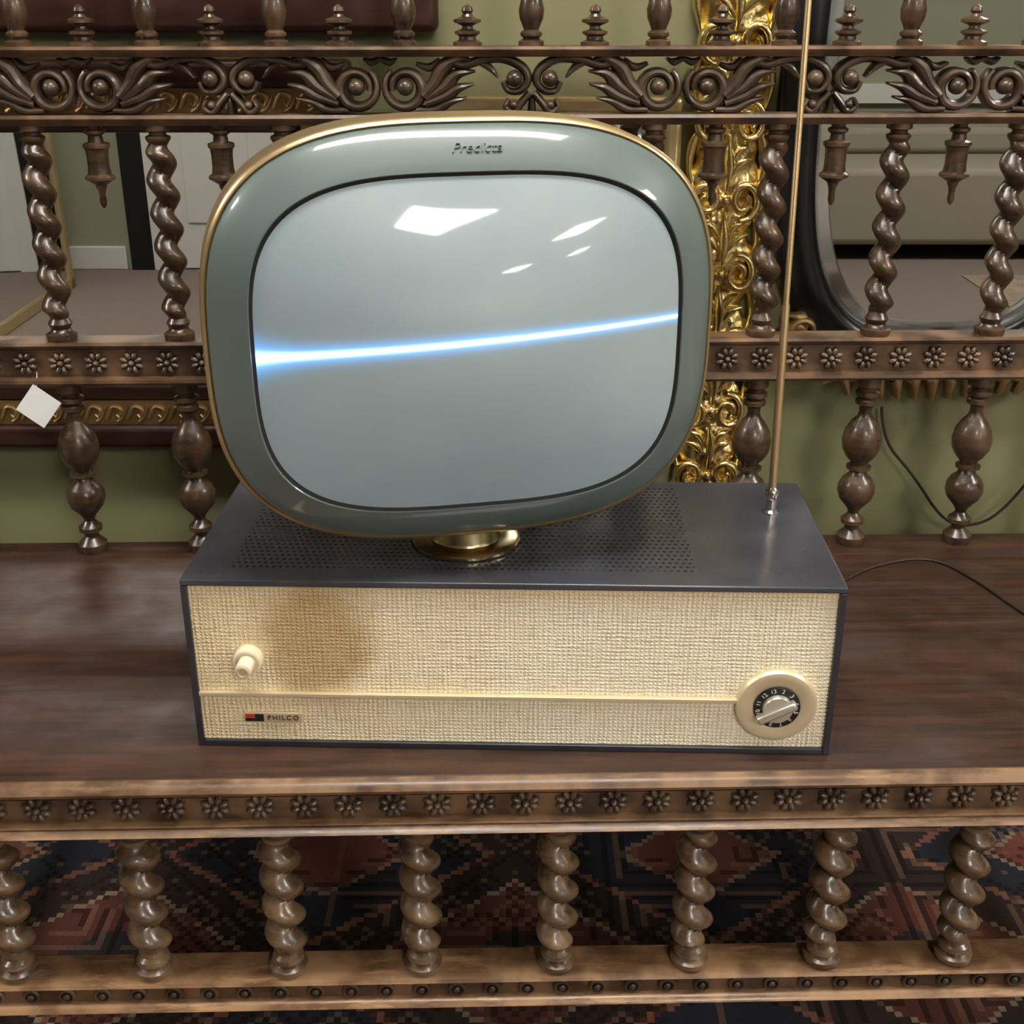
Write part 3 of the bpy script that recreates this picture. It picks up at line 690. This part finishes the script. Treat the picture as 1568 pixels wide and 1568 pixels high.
m = MB(); m.box(-0.13, 0.13, -0.010, -0.002, -0.21, 0.21); m.obj('glass', M_mirror, cm, smooth=0)
gp = empty('carved_gilt_frame', (0.276, WY, 0))
m = MB()
nx, nz = 26, 340; vs = []; fs = []
zA, zB = 0.47, 1.80
for i in range(nz+1):
    z = zA+(zB-zA)*i/nz
    hw = 0.042+0.006*sin(z*2*pi/0.11)+0.004*sin(z*2*pi/0.047)
    for j in range(nx+1):
        u = -1+2*j/nx
        p = Vector((u*hw, 0, z))
        h = 0.014*(1-abs(u)**2.5)+0.010*abs(noise.noise(p*38))+0.006*abs(noise.noise(p*85))
        if abs(u) > 0.97: h = 0
        vs.append((u*hw, -h-0.004, z))
for i in range(nz):
    for j in range(nx):
        a = i*(nx+1)+j; fs.append((a, a+1, a+nx+2, a+nx+1))
m.add(vs, fs); m.box(-0.03, 0.03, -0.004, 0, zA, zB)
z = 0.50; par = 1
while z < 1.76:
    for s_ in (-1, 1):
        sp = []
        for i in range(26):
            t = i/25; a = radians(-100+520*t); r = 0.021*(1-0.72*t)
            sp.append((s_*(0.024+r*cos(a)), par*r*sin(a)*1.25))
        m.ribbon(sp, (0.005, 0.0062, 0.0035), 0.012, (0, -0.016, z), K=7)
        m.ribbon([(s_*0.042, -0.034), (s_*0.049, 0.0), (s_*0.042, 0.034), (s_*0.028, 0.042)], (0.003, 0.0075, 0.003), 0.012, (0, -0.008, z+0.046), K=7)
        m.ribbon([(s_*0.004, 0.028), (s_*0.016, 0.046), (s_*0.032, 0.052)], (0.003, 0.008, 0.002), 0.012, (0, -0.016, z), K=7)
        m.ribbon([(s_*0.004, 0.044), (s_*0.014, 0.062), (s_*0.026, 0.068)], (0.003, 0.006, 0.002), 0.012, (0, -0.016, z), K=7)
    m.ribbon([(0.0, 0.012), (0.003, 0.045), (-0.002, 0.082)], (0.003, 0.008, 0.002), 0.013, (0, -0.018, z), K=7)
    m.ell((0, -0.020, z), (0.008, 0.010, 0.010))
    z += 0.096; par = -par
m.obj('carving', M_gold, gp, smooth=60)
bm_ = empty('black_framed_opening', (MX, WY, MZ))  # bevelled rim only: open centre shows the added room instead of a reflection
def sexz(a, b, n, y, NN=96): return se(a, b, n, -y, NN)
m = MB(); D_ = 0.011
m.rings([sexz(0.180+D_, 0.323+D_, 3.2, 0.03), sexz(0.175+D_, 0.318+D_, 3.2, -0.012), sexz(0.178+D_, 0.321+D_, 3.2, -0.026), sexz(0.188+D_, 0.331+D_, 3.2, -0.034), sexz(0.203+D_, 0.346+D_, 3.2, -0.030), sexz(0.214+D_, 0.357+D_, 3.2, -0.022), sexz(0.222+D_, 0.365+D_, 3.2, -0.024), sexz(0.228+D_, 0.371+D_, 3.2, -0.018), sexz(0.228+D_, 0.371+D_, 3.2, -0.001)], False, False)
m.obj('frame', M_black, bm_, smooth=60)
M_bevel = simple('bevelled_glass', (0.80, 0.83, 0.82), 0.18, 0.75, vary=0.05)
m = MB(); m.rings([sexz(0.177+D_, 0.320+D_, 3.2, -0.010), sexz(0.160+D_, 0.303+D_, 3.1, -0.016), sexz(0.1575+D_, 0.3005+D_, 3.1, -0.012), sexz(0.1575+D_, 0.3005+D_, 3.1, -0.006)], False, False); m.obj('glass_bevel', M_bevel, bm_, smooth=10)
m = MB()
for s_ in (-1, 1):
    o_ = (s_*0.172, -0.026, -0.318)
    for a0, l in ((225, 0.055), (250, 0.055), (180, 0.042), (150, 0.04), (275, 0.045)):
        a = radians(a0); s2 = sin(a)
        c = -abs(cos(a))*(-s_) if cos(a) < 0 else -abs(cos(a))*s_
        m.ribbon([(0.01*c, 0.01*s2), (c*l*0.5, l*0.5*s2+0.006), (c*l, l*s2)], (0.006, 0.010, 0.002), 0.012, o_, K=6)
    sp = [(s_*(0.012+0.018*(1-t/20)*cos(t*0.42)), 0.018*(1-t/20)*sin(t*0.42)) for t in range(18)]
    m.ribbon(sp, (0.005, 0.005, 0.003), 0.012, (s_*0.172, -0.030, -0.318), K=6)
for i in range(11):
    t = (i-5)/5
    m.ribbon([(0, -0.016), (0.012*t, 0.010), (0.035*t, 0.018-0.02*abs(t))], (0.004, 0.010, 0.002), 0.012, (t*0.115, -0.024, -0.400+0.008*abs(t)), K=6)
m.obj('gilt_carving', M_oldgold, bm_, smooth=60)

# ---------------------------------------------------------------- ceiling lights
def emis(name, col, s):
    m_, nt, b, L = new_mat(name); b.inputs['Base Color'].default_value = (0.8, 0.8, 0.8, 1)
    b.inputs['Emission Color'].default_value = (*col, 1); b.inputs['Emission Strength'].default_value = s; return m_
M_em = emis('light_diffuser', (1.0, 0.95, 0.87), 34)
M_em2 = emis('added_light_diffuser_dim', (1.0, 0.95, 0.87), 22)
def fixture(x, y, sx, sy, mt=None):
    e = empty('ceiling_light', (x, y, CEIL))
    m = MB(); m.box(-sx/2, sx/2, -sy/2, sy/2, -0.022, -0.012); m.obj('diffuser', mt or M_em, e, smooth=0)
    m = MB()
    for b_ in ((-sx/2-0.02, sx/2+0.02, -sy/2-0.02, -sy/2), (-sx/2-0.02, sx/2+0.02, sy/2, sy/2+0.02), (-sx/2-0.02, -sx/2, -sy/2, sy/2), (sx/2, sx/2+0.02, -sy/2, sy/2)):
        m.box(*b_, -0.03, 0)
    m.obj('trim_ring', M_white, e, smooth=0)
LIGHTS = [(0.1, 0.80, 1.3, 0.26), (1.05, -2.35, 0.5, 1.2), (3.8, -3.7, 0.75, 0.8), (8.6, -4.0, 0.9, 0.9), (2.9, 0.3, 0.8, 0.8), (-2.9, 0.6, 0.7, 0.7),
          (4.6, -7.6, 0.6, 0.9), (6.8, -7.2, 0.6, 0.7)]
for l in LIGHTS: fixture(*l)
fixture(-1.2, 3.6, 0.8, 0.5, M_em2); fixture(2.3, 4.2, 1.0, 0.5, M_em2)  # added lamps, put in to light the room behind the openings

w = bpy.data.worlds.new('world'); scn.world = w; w.use_nodes = True
w.node_tree.nodes['Background'].inputs[0].default_value = (0.9, 0.85, 0.75, 1); w.node_tree.nodes['Background'].inputs[1].default_value = 0.3

cam = bpy.data.cameras.new('camera'); co = bpy.data.objects.new('camera', cam); scn.collection.objects.link(co)
co.location = (0, 0, 1.144); co.rotation_euler = (radians(90-23.4), 0, 0)
cam.sensor_width = 36; cam.lens = 36*1.197; cam.clip_start = 0.01
scn.camera = co
scn.view_settings.view_transform = 'Standard'
scn.view_settings.exposure = 0.35
